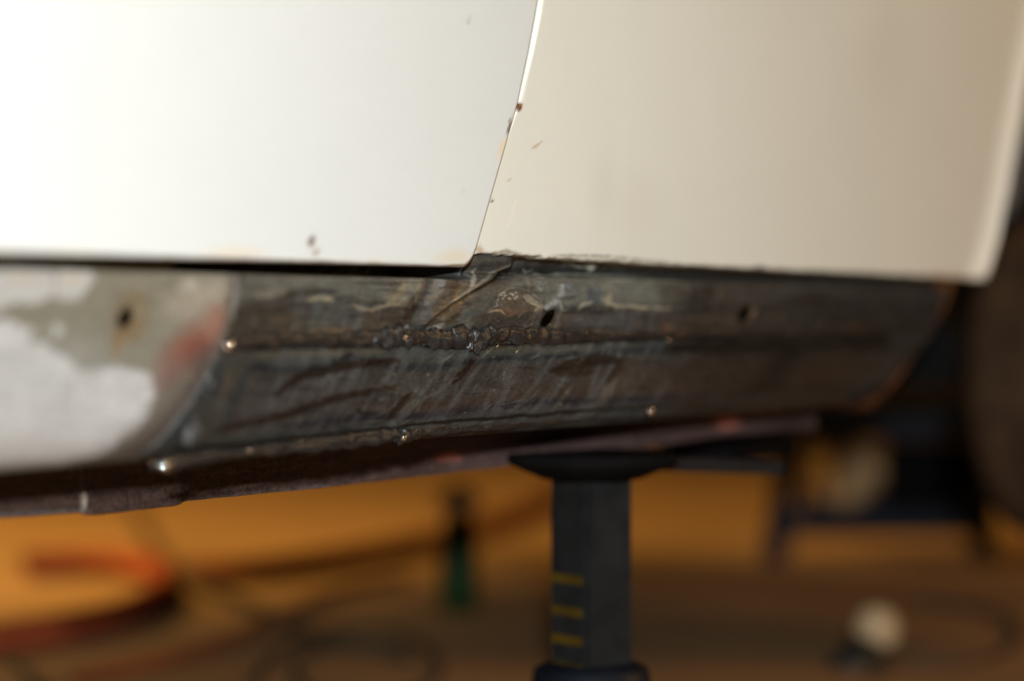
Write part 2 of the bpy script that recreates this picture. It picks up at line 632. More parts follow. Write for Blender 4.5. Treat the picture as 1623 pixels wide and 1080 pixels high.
cols = np.concatenate([np.arange(-60, 330, 2.0), np.arange(330, 1010, 1.25), np.arange(1010, 1525, 1.8)])
XC = at(cols, np.full(len(cols), 520.0), 0.005)[:, 0]
prof = np.array([(0.058, 0.0), (0.046, 0.0), (0.0375, 0.0), (0.0335, 0.012), (0.031, 0.0085), (0.026, 0.0065), (0.0, 0.004),
                 (-0.0195, 0.002), (-0.045, 0.004), (-0.066, 0.0075), (-0.076, 0.0115), (-0.084, 0.0165), (-0.090, 0.023), (-0.0945, 0.032), (-0.096, 0.040), (-0.094, 0.07), (-0.088, 0.128)])
zr = np.concatenate([np.linspace(0.058, 0.030, 30), np.arange(0.0294, -0.0945, -0.00058), [-0.0950, -0.0955, -0.096, -0.0957, -0.095, -0.094, -0.092, -0.088]])
nzr = len(zr)
tail_y = [0.033, 0.036, 0.041, 0.05, 0.065, 0.08, 0.12, 0.172]
yb = np.interp(-zr, -prof[:15, 0], prof[:15, 1])
yb[-8:] = tail_y
ks = np.ones(9) / 9
ysm = np.convolve(np.pad(yb, 4, 'edge'), ks, 'valid')
ysm[-12:] = yb[-12:]
X, Z = np.meshgrid(XC, ZC + zr)
Y = np.repeat(ysm[:, None], len(XC), 1)
P = np.stack([X, Y, Z], -1).reshape(-1, 3)
px, py = proj(np.stack([X, np.repeat(np.minimum(ysm, 0.036)[:, None], len(XC), 1) * 0 + 0.005, Z], -1).reshape(-1, 3))
zrel = P[:, 2] - ZC
# recess at the top, deep under the door, shallow under the wing, flush at the pillar
rec_depth = np.interp(px, [-100, 727, 739, 806, 842, 1600], [0.055, 0.055, 0.006, 0.006, 0.020, 0.022])
P[:, 1] += rec_depth * sstep(0.0305 - .0030 * (px < 742), 0.0345 - .0036 * (px < 742), zrel)
P[:, 1] += 0.006 * 0
# step of the patch over the old sill, and of the welded plate over the strip above it
bd, _ = seg_dist(px, py, BND)
bx = np.interp(py, [p[1] for p in BND], [p[0] for p in BND])
on_patch = px > bx
seam_y = np.interp(px, [p[0] for p in SEAM], [p[1] for p in SEAM])
P[:, 1] -= np.where(on_patch, 0.0008, 0) * sstep(0, 4, px - bx)
low = sstep(0, 5, py - seam_y - 3) * sstep(0, 4, px - bx)
P[:, 1] -= 0.0016 * low
P[:, 1] += 0.0022 * np.exp(-((py - seam_y - 4) / 3.2) ** 2) * sstep(-2, 8, px - bx)
# the pillar skin folded over the sill: a curled lip along the crease
cd, ct = seg_dist(px, py, CREASE)
cyl = np.interp(px, [p[0] for p in CREASE][::-1], [p[1] for p in CREASE][::-1])
above = py < cyl
side = np.where(above, cd, -cd)
inr = (px > 600) & (px < 840)
lipm = sstep(-1.5, 2.5, side) * np.exp(-np.clip(side, 0, None) / 42) * inr * np.interp(px, [600, 640, 690, 770, 805, 826], [0, .15, .7, 1, .6, 0])
P[:, 1] -= 0.007 * lipm
P[:, 1] += 0.004 * np.exp(-np.clip(-side, 0, None) / 14) * (side < 0) * inr * sstep(650, 700, px)
# small kink beside it and hammered unevenness
kd, _ = seg_dist(px, py, [(668, 436), (655, 462), (642, 490)])
P[:, 1] -= 0.0035 * np.exp(-(kd / 9) ** 2)
P[:, 1] += 0.0016 * fbm(px / 60, py / 45, 11) + 0.0006 * fbm(px / 16, py / 12, 12)
body = sstep(0.034, 0.03, zrel)

# --- the films on it
p = Paint(px, py, (70, 62, 54), 6, 20)
L = ~on_patch
# left: grey green primer, white paint broken away from it
q = Paint(px, py, (136, 133, 117), 6, 16)
q.x = q.x + 7 * fbm(px / 9, py / 9, 201, 3)
q.y = q.y + 7 * fbm(px / 9, py / 9, 203, 3)
q.g[:] = 0.55
q.blob(230, 470, 150, 40, (132, 126, 106), .5, soft=.9)
q.poly([(-80, 505), (0, 506), (20, 510), (44, 524), (33, 549), (58, 545), (89, 556), (107, 576), (120, 590), (156, 583), (178, 577), (196, 588), (231, 588),
        (246, 612), (244, 645), (222, 690), (196, 722), (140, 742), (-80, 775)], (204, 204, 200), 1, soft=3, rough=.4)
q.poly([(-80, 432), (30, 426), (90, 424), (150, 426), (146, 452), (130, 466), (120, 478), (98, 476), (82, 466), (60, 482), (20, 480), (0, 492), (-80, 500)], (200, 199, 193), .92, soft=4)
q.line([(92, 425), (91, 470)], 4, (150, 146, 130), .8)
q.blob(36, 441, 24, 6, (198, 180, 140), .7)
q.blob(115, 443, 18, 5, (198, 178, 136), .7)
q.blob(89, 521, 11, 11, (196, 196, 190), 1, soft=.3)
q.blob(40, 420, 120, 6, (140, 138, 128), .8)
q.poly([(262, 470), (300, 452), (350, 446), (368, 452), (356, 500), (330, 520), (270, 512), (255, 490)], (170, 160, 143), .55, soft=16)
q.blob(300, 452, 16, 9, (196, 190, 172), .5)
q.blob(302, 548, 66, 34, (138, 82, 68), .9, -38, soft=.95)
q.blob(320, 560, 30, 20, (92, 58, 52), .6, -45, soft=.95)
q.blob(340, 508, 34, 20, (146, 104, 86), .75, -55, soft=.95)
q.line([(374, 440), (362, 490), (350, 535)], 9, (112, 96, 86), .6, soft=.95)
q.blob(262, 600, 30, 16, (128, 98, 92), .7, -40, soft=.8)
q.blob(205, 508, 28, 36, (124, 98, 62), .8, 25, soft=.8)
q.line([(192, 525), (180, 545), (176, 568)], 9, (136, 104, 58), .7)
q.blob(212, 470, 18, 12, (126, 108, 78), .5)
q.poly([(350, 545), (300, 575), (250, 640), (206, 700), (170, 750), (330, 750)], (88, 78, 70), .85, soft=30)
q.poly([(350, 570), (322, 575), (285, 640), (245, 705), (225, 745), (330, 745)], (54, 48, 44), .8, soft=12)
q.line([(-60, 765), (60, 752), (140, 745), (240, 728)], 13, (110, 104, 94), .7, soft=.9, taper=False)
q.blob(112, 664, 50, 20, (190, 189, 186), .5, soft=.9)
q.blob(60, 600, 120, 60, (192, 193, 188), .5, soft=.9)
q.blob(60, 700, 90, 18, (194, 192, 186), .4, soft=.9)
q.line(BND, 12, (96, 86, 78), .65, soft=.95, taper=False, warp=.3)
q.grain(.10, 30, 18, 71)
q.grain(.08, 5, 4, 73)
# the bare strip above the seam
ny = (py - 435) / (seam_y - 435)
p.mix(1 - sstep(.25, .55, ny), (96, 90, 80))
p.mix(sstep(.6, 1.0, ny) * .7, (84, 64, 46))
p.mix(sstep(380, 700, px) * sstep(780, 860, px) * (1 - sstep(.35, .6, ny)) * .9, (102, 96, 82))
p.line([(385, 440), (520, 446), (610, 452)], 16, (104, 98, 84), .8, soft=.9)
p.line([(395, 482), (450, 470), (490, 462), (530, 462)], 9, (66, 56, 54), .8)
p.blob(430, 462, 30, 9, (124, 114, 92), .7, -12)
p.line([(486, 477), (505, 472), (526, 474)], 5, (158, 138, 104), .75)
p.line([(560, 485), (572, 490), (586, 492), (600, 486), (614, 482), (632, 481)], 4, (150, 126, 92), .7)
p.poly([(489, 487), (545, 482), (566, 492), (562, 522), (486, 522)], (84, 84, 80), .6, soft=10)
p.poly([(394, 502), (450, 492), (486, 500), (480, 522), (390, 524)], (82, 67, 52), .6, soft=10)
p.poly([(570, 496), (600, 494), (634, 486), (636, 522), (572, 522)], (84, 68, 54), .8, soft=5)
p.line([(380, 532), (470, 526), (560, 524)], 5, (112, 80, 44), .75)
p.line([(366, 445), (358, 480), (350, 520)], 8, (112, 104, 96), .7)
p.line([(381, 430), (372, 470), (364, 510)], 4, (134, 126, 120), .55)
p.blob(382, 440, 5, 9, (60, 56, 68), .7)
# gold tinted kink and the folded pillar skin
p.poly([(612, 446), (672, 440), (668, 470), (640, 486), (610, 480)], (112, 97, 74), .7, soft=9)
p.line([(672, 442), (660, 466), (650, 478)], 6, (160, 124, 76), .8, soft=.9)
p.line([(640, 448), (628, 470), (612, 482)], 6, (136, 118, 88), .7, soft=.95)
p.line([(648, 470), (640, 495), (636, 515)], 5, (70, 46, 32), .8)
p.poly([(675, 440), (755, 408), (838, 408), (822, 422), (740, 468), (668, 520), (652, 505), (664, 470)], (82, 72, 62), .95, soft=5)
p.poly([(755, 402), (840, 404), (820, 420), (770, 436), (745, 430)], (76, 70, 62), .9, soft=4)
p.line([(756, 425), (742, 448), (733, 466)], 3, (150, 136, 116), .8)
p.line([(700, 440), (684, 462), (672, 480)], 10, (112, 102, 92), .7)
p.blob(694, 448, 8, 6, (150, 146, 142), .6)
p.line([(724, 440), (705, 470), (682, 496)], 7, (66, 54, 46), .6)
p.line([(832, 424), (800, 442), (768, 464), (735, 488), (700, 512)], 17, (44, 37, 32), .6, soft=.95)  # soft shadow of the fold, painted beside the crease
p.line([(826, 410), (812, 417), (790, 428), (760, 444), (733, 461), (706, 479)], 2.4, (128, 118, 104), .7, warp=.2)  # painted highlight along the edge of the lip
p.line([(830, 420), (801, 434), (766, 453), (739, 468), (713, 485), (691, 500), (670, 518)], 8, (20, 16, 14), .97, warp=.15, soft=.7)  # dark core of the fold's painted shadow
p.line([(700, 505), (740, 475), (780, 456)], 8, (88, 80, 68), .6)
p.line([(670, 526), (700, 516)], 5, (156, 148, 132), .8)
p.line([(640, 517), (637, 522)], 4, (160, 160, 160), .8)
p.blob(735, 515, 12, 16, (108, 104, 88), .6, 20)
# right of the fold: a brown heat stain with pale outlines
p.poly([(775, 496), (790, 480), (793, 466), (806, 456), (832, 458), (850, 470), (858, 488), (840, 497), (820, 494), (806, 502)], (92, 73, 56), .8, soft=7)
p.blob(812, 494, 20, 6, (112, 68, 46), .6)
p.line([(768, 494), (788, 484), (793, 470), (806, 458)], 1.3, (150, 138, 114), .7, warp=.8)
p.line([(806, 458), (826, 457), (842, 464), (852, 474), (858, 486)], 1.2, (138, 124, 98), .7, warp=.5)
p.line([(768, 496), (790, 492), (796, 498)], 2, (166, 120, 80), .7)
for k in range(6):
    p.line([(828 + 2 * k, 470 - k * .5), (836 + 3 * k, 480), (850 + k, 486 + k)], 1.0, (168, 150, 118), .55, warp=.2)
rs = np.random.RandomState(4)
for k in range(16):
    p.blob(795 + rs.rand() * 24, 464 + rs.rand() * 10, 1.6, 1.4, (176, 160, 132), .8, warp=False)
p.line([(842, 492), (856, 486), (862, 492)], 2, (150, 124, 92), .8)
p.poly([(770, 468), (792, 462), (790, 482), (760, 500), (720, 520), (700, 520)], (84, 80, 74), .8, soft=6)
p.line([(893, 452), (890, 466), (880, 478), (870, 488), (862, 490)], 7, (142, 140, 134), .85)
p.line([(898, 450), (903, 456)], 6, (110, 108, 122), .7)
p.blob(853, 455, 5, 4, (150, 138, 116), .7)
p.line([(888, 476), (889, 492), (900, 492)], 2, (158, 142, 116), .7)
p.poly([(928, 452), (948, 452), (956, 470), (950, 484), (928, 482)], (78, 79, 84), .75, soft=6)
p.line([(915, 491), (924, 482), (938, 480)], 4, (160, 146, 116), .8)
p.line([(956, 478), (966, 466), (962, 482), (985, 486), (1060, 488)], 4.5, (150, 132, 98), .75)
p.poly([(888, 495), (912, 493), (930, 482), (980, 488), (1050, 490), (1050, 524), (890, 524)], (72, 62, 56), .8, soft=5)
p.poly([(900, 500), (960, 497), (1010, 500), (1000, 520), (900, 522)], (78, 74, 72), .6, soft=8)
p.poly([(800, 498), (860, 498), (860, 522), (740, 526), (770, 510)], (72, 60, 50), .7, soft=8)
p.line([(872, 520), (884, 508), (900, 500)], 5, (104, 78, 52), .35)
p.line([(945, 440), (990, 442), (1080, 446)], 3.5, (146, 138, 116), .7)
p.line([(878, 518), (878, 532)], 4, (150, 92, 46), .8)
p.blob(930, 528, 40, 5, (92, 64, 42), .5)
# far right, darker with smears
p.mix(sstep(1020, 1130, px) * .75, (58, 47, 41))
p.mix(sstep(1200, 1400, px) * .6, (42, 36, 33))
p.poly([(1040, 446), (1140, 452), (1140, 470), (1090, 486), (1050, 488)], (74, 62, 52), .6, soft=8)
p.line([(1150, 452), (1140, 480)], 8, (88, 70, 54), .7)
p.poly([(1085, 462), (1130, 452), (1130, 488), (1080, 490)], (42, 36, 36), .6, soft=8)
p.line([(1060, 505), (1160, 508), (1240, 500)], 9, (74, 56, 44), .8, soft=.9)
p.blob(1290, 476, 50, 10, (46, 34, 30), .7)
p.blob(1245, 460, 40, 10, (62, 56, 50), .6)
p.blob(1050, 520, 7, 10, (112, 62, 30), .7)
# the dark lip above the strip, under the wing
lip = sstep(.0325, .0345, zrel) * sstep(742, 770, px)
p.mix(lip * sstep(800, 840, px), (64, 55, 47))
p.line([(850, 432), (862, 438), (880, 434), (900, 436), (920, 433)], 1.7, (170, 158, 138), .8, warp=.7)
p.line([(858, 424), (866, 430), (874, 427)], 1.6, (160, 150, 130), .7, warp=.7)
p.line([(820, 437), (870, 436), (960, 434), (1060, 440)], 1.6, (140, 128, 108), .7, warp=.4)
p.line([(915, 412), (930, 418), (950, 424), (962, 427), (975, 418)], 2, (150, 142, 128), .6, warp=.6)
p.blob(960, 426, 4, 4, (190, 180, 160), .8)
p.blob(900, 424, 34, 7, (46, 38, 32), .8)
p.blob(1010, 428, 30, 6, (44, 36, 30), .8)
p.mix(sstep(.0275, .031, zrel) * (px < 742) * .95, (34, 24, 18))  # recess under the door darkened in colour for the door's shadow
p.blob(650, 430, 25, 12, (84, 52, 26), .5)
# the plate under the seam
pl = sstep(-1, 3, py - seam_y - 7)
p.mix(pl, (66, 58, 52))
p.mix(pl * (1 - sstep(26, 42, py - seam_y + 5 * fbm(px / 40, py / 40, 21) * 2)) * .9, (69, 69, 64))
top_blue = np.interp(px, [340, 380, 440, 500, 540, 580, 620, 680, 740, 800, 880, 960, 1050, 1400], [574, 580, 586, 582, 566, 574, 584, 583, 573, 569, 563, 560, 552, 545])
d = py - top_blue + 4 * fbm(px / 25, py / 25, 23)
p.mix(pl * np.exp(-(d / 6.5) ** 2) * .85 * sstep(345, 380, px), (40, 46, 52))
p.mix(pl * sstep(4, 30, d) * .9, (70, 60, 53))
p.mix(pl * sstep(4, 24, d) * (1 - sstep(500, 620, px)) * sstep(372, 392, px) * .8, (76, 68, 64))
p.line([(352, 556), (470, 552), (560, 549), (640, 548), (740, 553), (800, 547), (880, 544), (960, 540), (1100, 537), (1400, 530)], 4.5, (26, 24, 24), .9, taper=False, warp=.3)  # shadow line under the seam bead, painted along the groove
p.line([(380, 564), (480, 562), (600, 556)], 8, (98, 80, 54), .6, soft=.9)
p.blob(820, 552, 90, 8, (88, 74, 52), .5, soft=.9)
p.blob(900, 556, 60, 7, (84, 80, 66), .5)
bot_blue = np.interp(px, [350, 420, 500, 560, 620, 700, 760, 860, 960, 1040, 1400], [690, 680, 672, 664, 662, 658, 648, 637, 634, 632, 615])
d2 = py - bot_blue + 4 * fbm(px / 30, py / 30, 25)
p.mix(pl * sstep(-2, 10, d2) * .9, (68, 70, 68))
p.mix(pl * np.exp(-(d2 / 7.5) ** 2) * .9 * sstep(420, 500, px), (40, 42, 54))
p.mix(pl * np.exp(-((d2 + 16) / 10) ** 2) * .45 * sstep(560, 640, px), (74, 48, 32))
# pale drawn streaks: sheen and soft reflections painted onto the steel
for an_, sd_, a_ in ((-76, 301, .26), (-62, 303, .28), (-84, 305, .18)):
    ca, sa = math.cos(math.radians(an_)), math.sin(math.radians(an_))
    st = fbm((px * ca + py * sa) / 90, (-px * sa + py * ca) / 11, sd_, 3)
    p.mix(sstep(.05, .28, st) * a_ * sstep(380, 450, px) * (1 - sstep(960, 1150, px)), (98, 99, 97))
p.mix(sstep(.10, .26, fbm(px / 60, py / 8, 311, 3)) * .4 * sstep(360, 420, px), (34, 34, 37))
# strokes of brown scale
for pts, wd in (([(434, 627), (452, 610), (480, 594), (530, 582), (580, 573), (625, 572)], 9),
                ([(350, 686), (400, 670), (450, 660), (480, 648), (520, 634), (570, 622), (622, 614)], 9),
                ([(655, 626), (642, 634), (630, 648), (622, 664)], 8), ([(742, 572), (730, 590), (716, 608)], 6),
                ([(870, 588), (900, 578), (940, 572), (976, 570)], 10), ([(976, 570), (974, 584), (962, 606)], 9)):
    p.line(pts, wd, (48, 33, 22), .88, soft=.45)
p.line([(462, 596), (490, 584), (505, 582)], 6, (32, 33, 36), .9, soft=.5)
p.line([(512, 582), (534, 570), (552, 562)], 5, (40, 42, 44), .8, soft=.5)
p.line([(567, 648), (575, 656), (600, 658)], 4, (38, 36, 40), .8)
p.blob(630, 658, 8, 6, (36, 32, 32), .8)
p.blob(560, 680, 10, 8, (40, 42, 42), .8)
p.line([(520, 680), (536, 682)], 4, (42, 44, 44), .7)
p.line([(450, 690), (480, 688)], 4, (42, 44, 46), .6)
p.line([(880, 592), (930, 590)], 9, (52, 38, 28), .7)
p.blob(770, 608, 26, 8, (54, 44, 36), .5)
# grinder sweeps
ca, sa = math.cos(math.radians(-62)), math.sin(math.radians(-62))
su, sv = px * ca + py * sa, -px * sa + py * ca
sw = fbm(su / 160, sv / 9, 90, 3)
swm = pl * sstep(560, 640, px) * (1 - sstep(820, 1000, px))
p.mix(swm * sstep(.04, .30, sw) * .22, (104, 96, 84))
p.mix(pl * sstep(.10, .3, fbm(su / 220, sv / 14, 93, 3)) * .16, (98, 94, 86))
for pts in ([(720, 598), (690, 622), (655, 645)], [(740, 664), (728, 690)], [(668, 640), (664, 655)], [(655, 668), (640, 690)], [(905, 610), (880, 650)]):
    p.line(pts, 3.5, (96, 88, 76), .45, soft=.95)
p.line([(975, 600), (955, 640), (930, 668)], 12, (92, 80, 66), .6, soft=.9)
for k in range(420):
    x0, y0 = 560 + rs.rand() * 420, 440 + rs.rand() * 240
    ln = 5 + rs.rand() ** 2 * 40
    an = math.radians((-42 if y0 > 550 else -25) + rs.randn() * 22)
    p.scratch([(x0, y0), (x0 - ln * math.cos(an), y0 - ln * math.sin(an))], .55 + .4 * rs.rand(), (150, 138, 118) if rs.rand() < .65 else (28, 24, 22), .06 + .28 * rs.rand() ** 2)
for k in range(700):
    x0, y0 = 380 + rs.rand() * 660, 436 + rs.rand() * 250
    e_ = .5 + 1.4 * rs.rand() ** 3
    cl_ = [(26, 22, 20), (140, 128, 108), (112, 70, 40)][rs.choice(3, p=[.55, .25, .2])]
    p.scratch([(x0 - e_, y0), (x0 + e_, y0 + e_ * (rs.rand() - .5))], e_, cl_, .25 + .5 * rs.rand())
p.line([(612, 612), (640, 618)], 1.5, (120, 90, 62), .4)
# left border of the plate: blued frame and tan rings about the plug welds
p.poly([(350, 558), (392, 560), (372, 640), (350, 700), (258, 735), (290, 660), (330, 595)], (72, 67, 58), .8, soft=5)
p.line([(386, 580), (372, 630), (356, 690)], 6, (52, 58, 62), .8)
p.blob(330, 606, 22, 30, (56, 62, 64), .9, 20, soft=.5)
p.blob(356, 606, 6, 26, (110, 76, 54), .5, 15)
p.blob(305, 684, 30, 30, (60, 64, 64), .8, 20, soft=.5)
p.blob(346, 650, 10, 34, (80, 76, 66), .6, 15)
p.line([(340, 700), (400, 692), (470, 684)], 8, (72, 70, 62), .6)
p.line([(330, 585), (290, 660), (262, 712)], 3, (96, 102, 108), .4, warp=.2)
p.line([(300, 714), (420, 704), (560, 690)], 7, (74, 70, 60), .6, soft=.9)
p.line([(300, 713), (400, 706), (520, 692), (620, 681), (680, 674), (740, 667), (800, 663), (880, 656), (1000, 648), (1290, 630)], 4, (24, 22, 22), .85, taper=False, warp=.5)  # painted shadow just above the bottom bead
# far right of the plate
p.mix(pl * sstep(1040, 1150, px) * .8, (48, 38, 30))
p.line([(1060, 553), (1250, 548), (1400, 545)], 14, (30, 27, 25), .85, soft=.9, taper=False)
p.blob(1000, 590, 40, 20, (80, 62, 50), .5)
p.poly([(1220, 560), (1262, 552), (1240, 625), (1190, 625)], (30, 29, 28), .7, soft=14)
p.blob(1320, 585, 50, 26, (56, 42, 29), .8, soft=.9)
p.blob(1110, 590, 80, 22, (58, 44, 33), .7, soft=.9)
p.line([(1440, 540), (1400, 590), (1340, 625)], 14, (48, 50, 48), .6, soft=.9)
p.line([(960, 650), (1100, 640), (1290, 628)], 12, (50, 50, 46), .6, soft=.9)
p.grain(.16, 26, 12, 72)
p.grain(.14, 7, 4, 74)
p.grain(.10, 5, 60, 76, -25)
p.g[:] = np.clip(.42 + .5 * fbm(px / 24, py / 12, 78) + .3 * fbm(px / 6, py / 4, 79), .2, .75)
lum = p.c @ np.array([.3, .6, .1])
p.c = lum[:, None] + .78 * (p.c - lum[:, None])
p.c *= np.array([.93, 1.02, 1.02])
p.c *= np.clip((lum / .05) ** .42, .2, 1.5)[:, None]
p.c = np.clip(p.c, .003, 1)
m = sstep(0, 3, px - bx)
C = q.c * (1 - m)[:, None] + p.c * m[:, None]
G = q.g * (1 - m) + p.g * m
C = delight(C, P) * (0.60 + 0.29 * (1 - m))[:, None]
# underside stays black
under = sstep(-0.0945, -0.0957, zrel)
tailrow = np.repeat((np.arange(nzr) >= nzr - 6)[:, None], len(XC), 1).ravel()
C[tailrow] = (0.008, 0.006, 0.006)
# openings
hr = np.full(len(P), 9.0)
V = P.copy()
for hx, hy, rx, ry, an in HOLES:
    ca, sa = math.cos(math.radians(an)), math.sin(math.radians(an))
    dx, dy = px - hx, py - hy
    a_, b_ = (dx * ca + dy * sa) / rx, (-dx * sa + dy * ca) / ry
    r = np.hypot(a_, b_)
    hr = np.minimum(hr, r)
    near = r < 1
    sc = 1 / np.maximum(r, .25)
    nx_, ny_ = hx + dx * sc, hy + dy * sc
    T = at(nx_, ny_, 0.005)
    V[near, 0], V[near, 2] = T[near, 0], T[near, 2]
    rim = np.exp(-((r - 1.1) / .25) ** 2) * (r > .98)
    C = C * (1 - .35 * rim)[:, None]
    V[:, 1] += 0.0025 * np.exp(-((r - 1) / .35) ** 2)
endx = np.interp(py, [e[1] for e in END], [e[0] for e in END])
gone = (hr < 1)
F = grid_faces(nzr, len(XC))
F = F[~gone[F].all(1)]
past = px > endx
F = F[~past[F].any(1)]
used = np.zeros(len(V), bool)
used[F] = True
idx = np.cumsum(used) - 1
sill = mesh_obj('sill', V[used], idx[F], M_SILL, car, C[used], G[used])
sill['label'] = 'scorched bare metal sill with white and grey paint broken away'

# rusty return along the end of the sill
E = smooth_path([[e[0], e[1], 0] for e in END[:8]], 40)
e0 = at(E[:, 0], E[:, 1], 0.006)
rowsE = np.stack([e0 + [0.0, dy, 0] for dy in (-0.003, 0.0, 0.015, 0.04, 0.09)], 1)
rowsE[:, 2:, 0] += 0.008
mesh_obj('sill_end', rowsE.reshape(-1, 3), grid_faces(40, 5), M_RUST, sill)


# ---- weld beads laid on the sill
def bead(name, path, rad, seed, flat=0.6, ripple=0.03, step=0.9, mat_=M_WELD):
    pts = np.array(path, float)
    n = int(np.abs(np.diff(pts[:, 0])).sum() / step)
    s = smooth_path(np.c_[pts[:, 0], pts[:, 1], np.interp(pts[:, 0], [r[0] for r in rad], [r[1] for r in rad])], n)
    yl = np.interp(s[:, 0], [r[0] for r in rad], [r[2] for r in rad])
    k = np.arange(n)
    wob = 3.2 * fbm(k / 26.0, k * 0, seed, 3) * s[:, 2] / 0.005
    cen = np.array([at(np.array([a]), np.array([b]), y)[0] for a, b, y in zip(s[:, 0], s[:, 1] + wob, yl)])
    u = np.cumsum(0.055 + 0.07 * noise(k / 22.0, k * 0 + 5.5, seed + 4))
    amp = np.clip((s[:, 2] - .0050) / .0025, .15, 1)
    lob = np.abs(np.sin(u)) ** 0.55
    R = s[:, 2] * ((1 - .4 * amp) + .55 * amp * lob + 0.5 * fbm(k / 34.0, k * 0 + 2, seed + 1, 2))
    ph = np.cumsum(0.20 + 0.10 * fbm(k / 30.0, k * 0, seed + 2))
    m = 30
    th = np.linspace(0, 2 * np.pi, m + 1)
    V = np.zeros((n, m + 1, 3))
    C_ = np.zeros((n, m + 1, 3))
    for j, t in enumerate(th):
        lag = 1.1 * np.cos(t)                          # chevron shaped ripples
        rip = np.abs(np.sin(ph * 1.6 + lag * 1.2 + seed)) ** 0.6
        lump = fbm(k / 26.0 + .2 * np.sin(3 * t), np.cos(t) * 1.5 + k * 0, seed + 5, 2) + .16 * fbm(k / 6.0, np.cos(t) * 5 + k * 0, seed + 6, 2)
        rr = R * (1 - ripple * (1 - rip) + 0.9 * lump)
        V[:, j] = cen + np.stack([.004 * fbm(k / 12.0, np.cos(t) * 2 + k * 0, seed + 13, 3) * R / .006, -np.sin(t) * rr * flat, np.cos(t) * rr], 1)
        rust = sstep(.14, .32, fbm(k / 14.0, k * 0 + t, seed + 9, 3))
        g = 0.030 + 0.03 * fbm(k / 6.0, k * 0 + 2 * t, seed + 7, 3)
        C_[:, j] = g[:, None] * np.array([.97, 1.0, 1.04]) + rust[:, None] * np.array([.10, .035, .006]) * .55
    C_ = np.clip(C_, 0.006, 1)
    C_ *= 0.5
    return mesh_obj(name, V.reshape(-1, 3), grid_faces(n, m + 1), M_BEAD, sill, C_.reshape(-1, 3), np.full(n * (m + 1), .30))


M_BEAD = film_mat('weld_bead_scale', metal=0.0, spec=0.55, bump=0.8, fine=900, var=0.5)
seam_bead = bead('weld_bead', [(358, 543), (400, 541), (470, 539), (540, 538), (580, 538), (610, 537), (640, 536), (665, 533), (700, 537), (735, 536), (752, 541), (775, 533), (805, 531), (850, 534), (880, 534), (940, 532), (1020, 530), (1120, 527), (1250, 523), (1400, 518)],
                 [(358, .0056, .002), (470, .0060, .002), (560, .0058, .002), (600, .0070, .001), (640, .0078, .0005), (668, .0054, .002), (700, .0080, 0), (745, .0086, 0), (775, .0070, .0005), (830, .0062, .001), (880, .0064, .001), (920, .0046, .003), (1100, .0050, .004), (1400, .0052, .004)], 5, flat=.6)
bead('weld_bead', [(240, 738), (270, 736), (300, 727), (340, 722), (400, 716), (460, 708), (520, 702), (570, 696), (620, 690), (640, 692), (680, 683), (740, 676), (800, 672), (880, 665), (960, 660), (1040, 654), (1150, 648), (1290, 640)],
     [(240, .0030, .024), (300, .0044, .022), (400, .0044, .020), (500, .0050, .019), (600, .0052, .018), (640, .0058, .018), (680, .0048, .019), (800, .0042, .021), (960, .0040, .022), (1290, .0036, .024)], 23, flat=.8)


def plug(cx, cy, r, sy, seed):
    m, n = 40, 12
    V, F_ = [], []
    c = at(np.array([cx]), np.array([cy]), 0.006)[0]
    for i in range(n + 1):
        f = i / n
        for j in range(m):
            t = 2 * math.pi * j / m
            k = r * math.sin(f * math.pi / 2) * (1 + .12 * math.sin(3 * t + seed) + .08 * math.sin(5 * t))
            V.append(c + np.array([k * math.cos(t) * .9 + .25 * k * math.sin(t), -0.005 * math.cos(f * math.pi / 2) * (1 + .25 * math.sin(f * 18)), k * math.sin(t) * sy]))
    for i in range(n):
        for j in range(m):
            F_.append((i * m + j, i * m + (j + 1) % m, (i + 1) * m + (j + 1) % m, (i + 1) * m + j))
    return mesh_obj('plug_weld', V, F_, M_WELD, sill)


plug(328, 606, .0085, 1.4, 1)
plug(303, 686, .0085, 1.3, 4)

# glossy drops and spatter thrown off the weld
def drop(cx, cy, r, y=0.002, nm='weld_drop'):
    bm = bmesh.new()
    bmesh.ops.create_icosphere(bm, subdivisions=3, radius=r)
    c = at(np.array([cx]), np.array([cy]), y)[0]
    for v in bm.verts:
        k = 1 + .04 * math.sin(v.co.x * 900 + cx) * math.cos(v.co.z * 700 + cy)
        v.co = Vector((v.co.x * k + c[0], v.co.y * k * .8 + c[1], v.co.z * k + c[2]))
    return bm_obj(nm, bm, M_DROP, sill, True)


for d_ in ((361, 548, .0046, 0.0), (264, 737, .0043, .012), (243, 735, .0018, .02), (642, 535, .0026, -.003), (637, 521, .0016, .002), (640, 694, .0028, .012),
           (1031, 652, .0044, .005), (396, 714, .0022, .018), (765, 673, .0018, .02), (788, 549, .0016, .001), (819, 558, .0017, .001), (758, 533, .0012, -.004),
           (743, 553, .0016, -.001), (838, 534, .0018, -.002), (1058, 540, .0020, .002), (487, 708, .0022, .017)):
    drop(*d_)
bm = bmesh.new()
for k in range(90):
    cx, cy = 560 + rs.rand() * 340, 548 + abs(rs.randn()) * 22
    if rs.rand() < .3:
        cx, cy = 500 + rs.rand() * 420, 520 - abs(rs.randn()) * 14
    c = at(np.array([cx]), np.array([cy]), 0.0015 + (cy > 600) * .004)[0]
    bmesh.ops.create_icosphere(bm, subdivisions=1, radius=.0003 + .0004 * rs.rand() ** 2, matrix=Matrix.Translation(c))
sp = bm_obj('weld_spatter', bm, M_DROP, sill, True)
sp['kind'] = 'stuff'

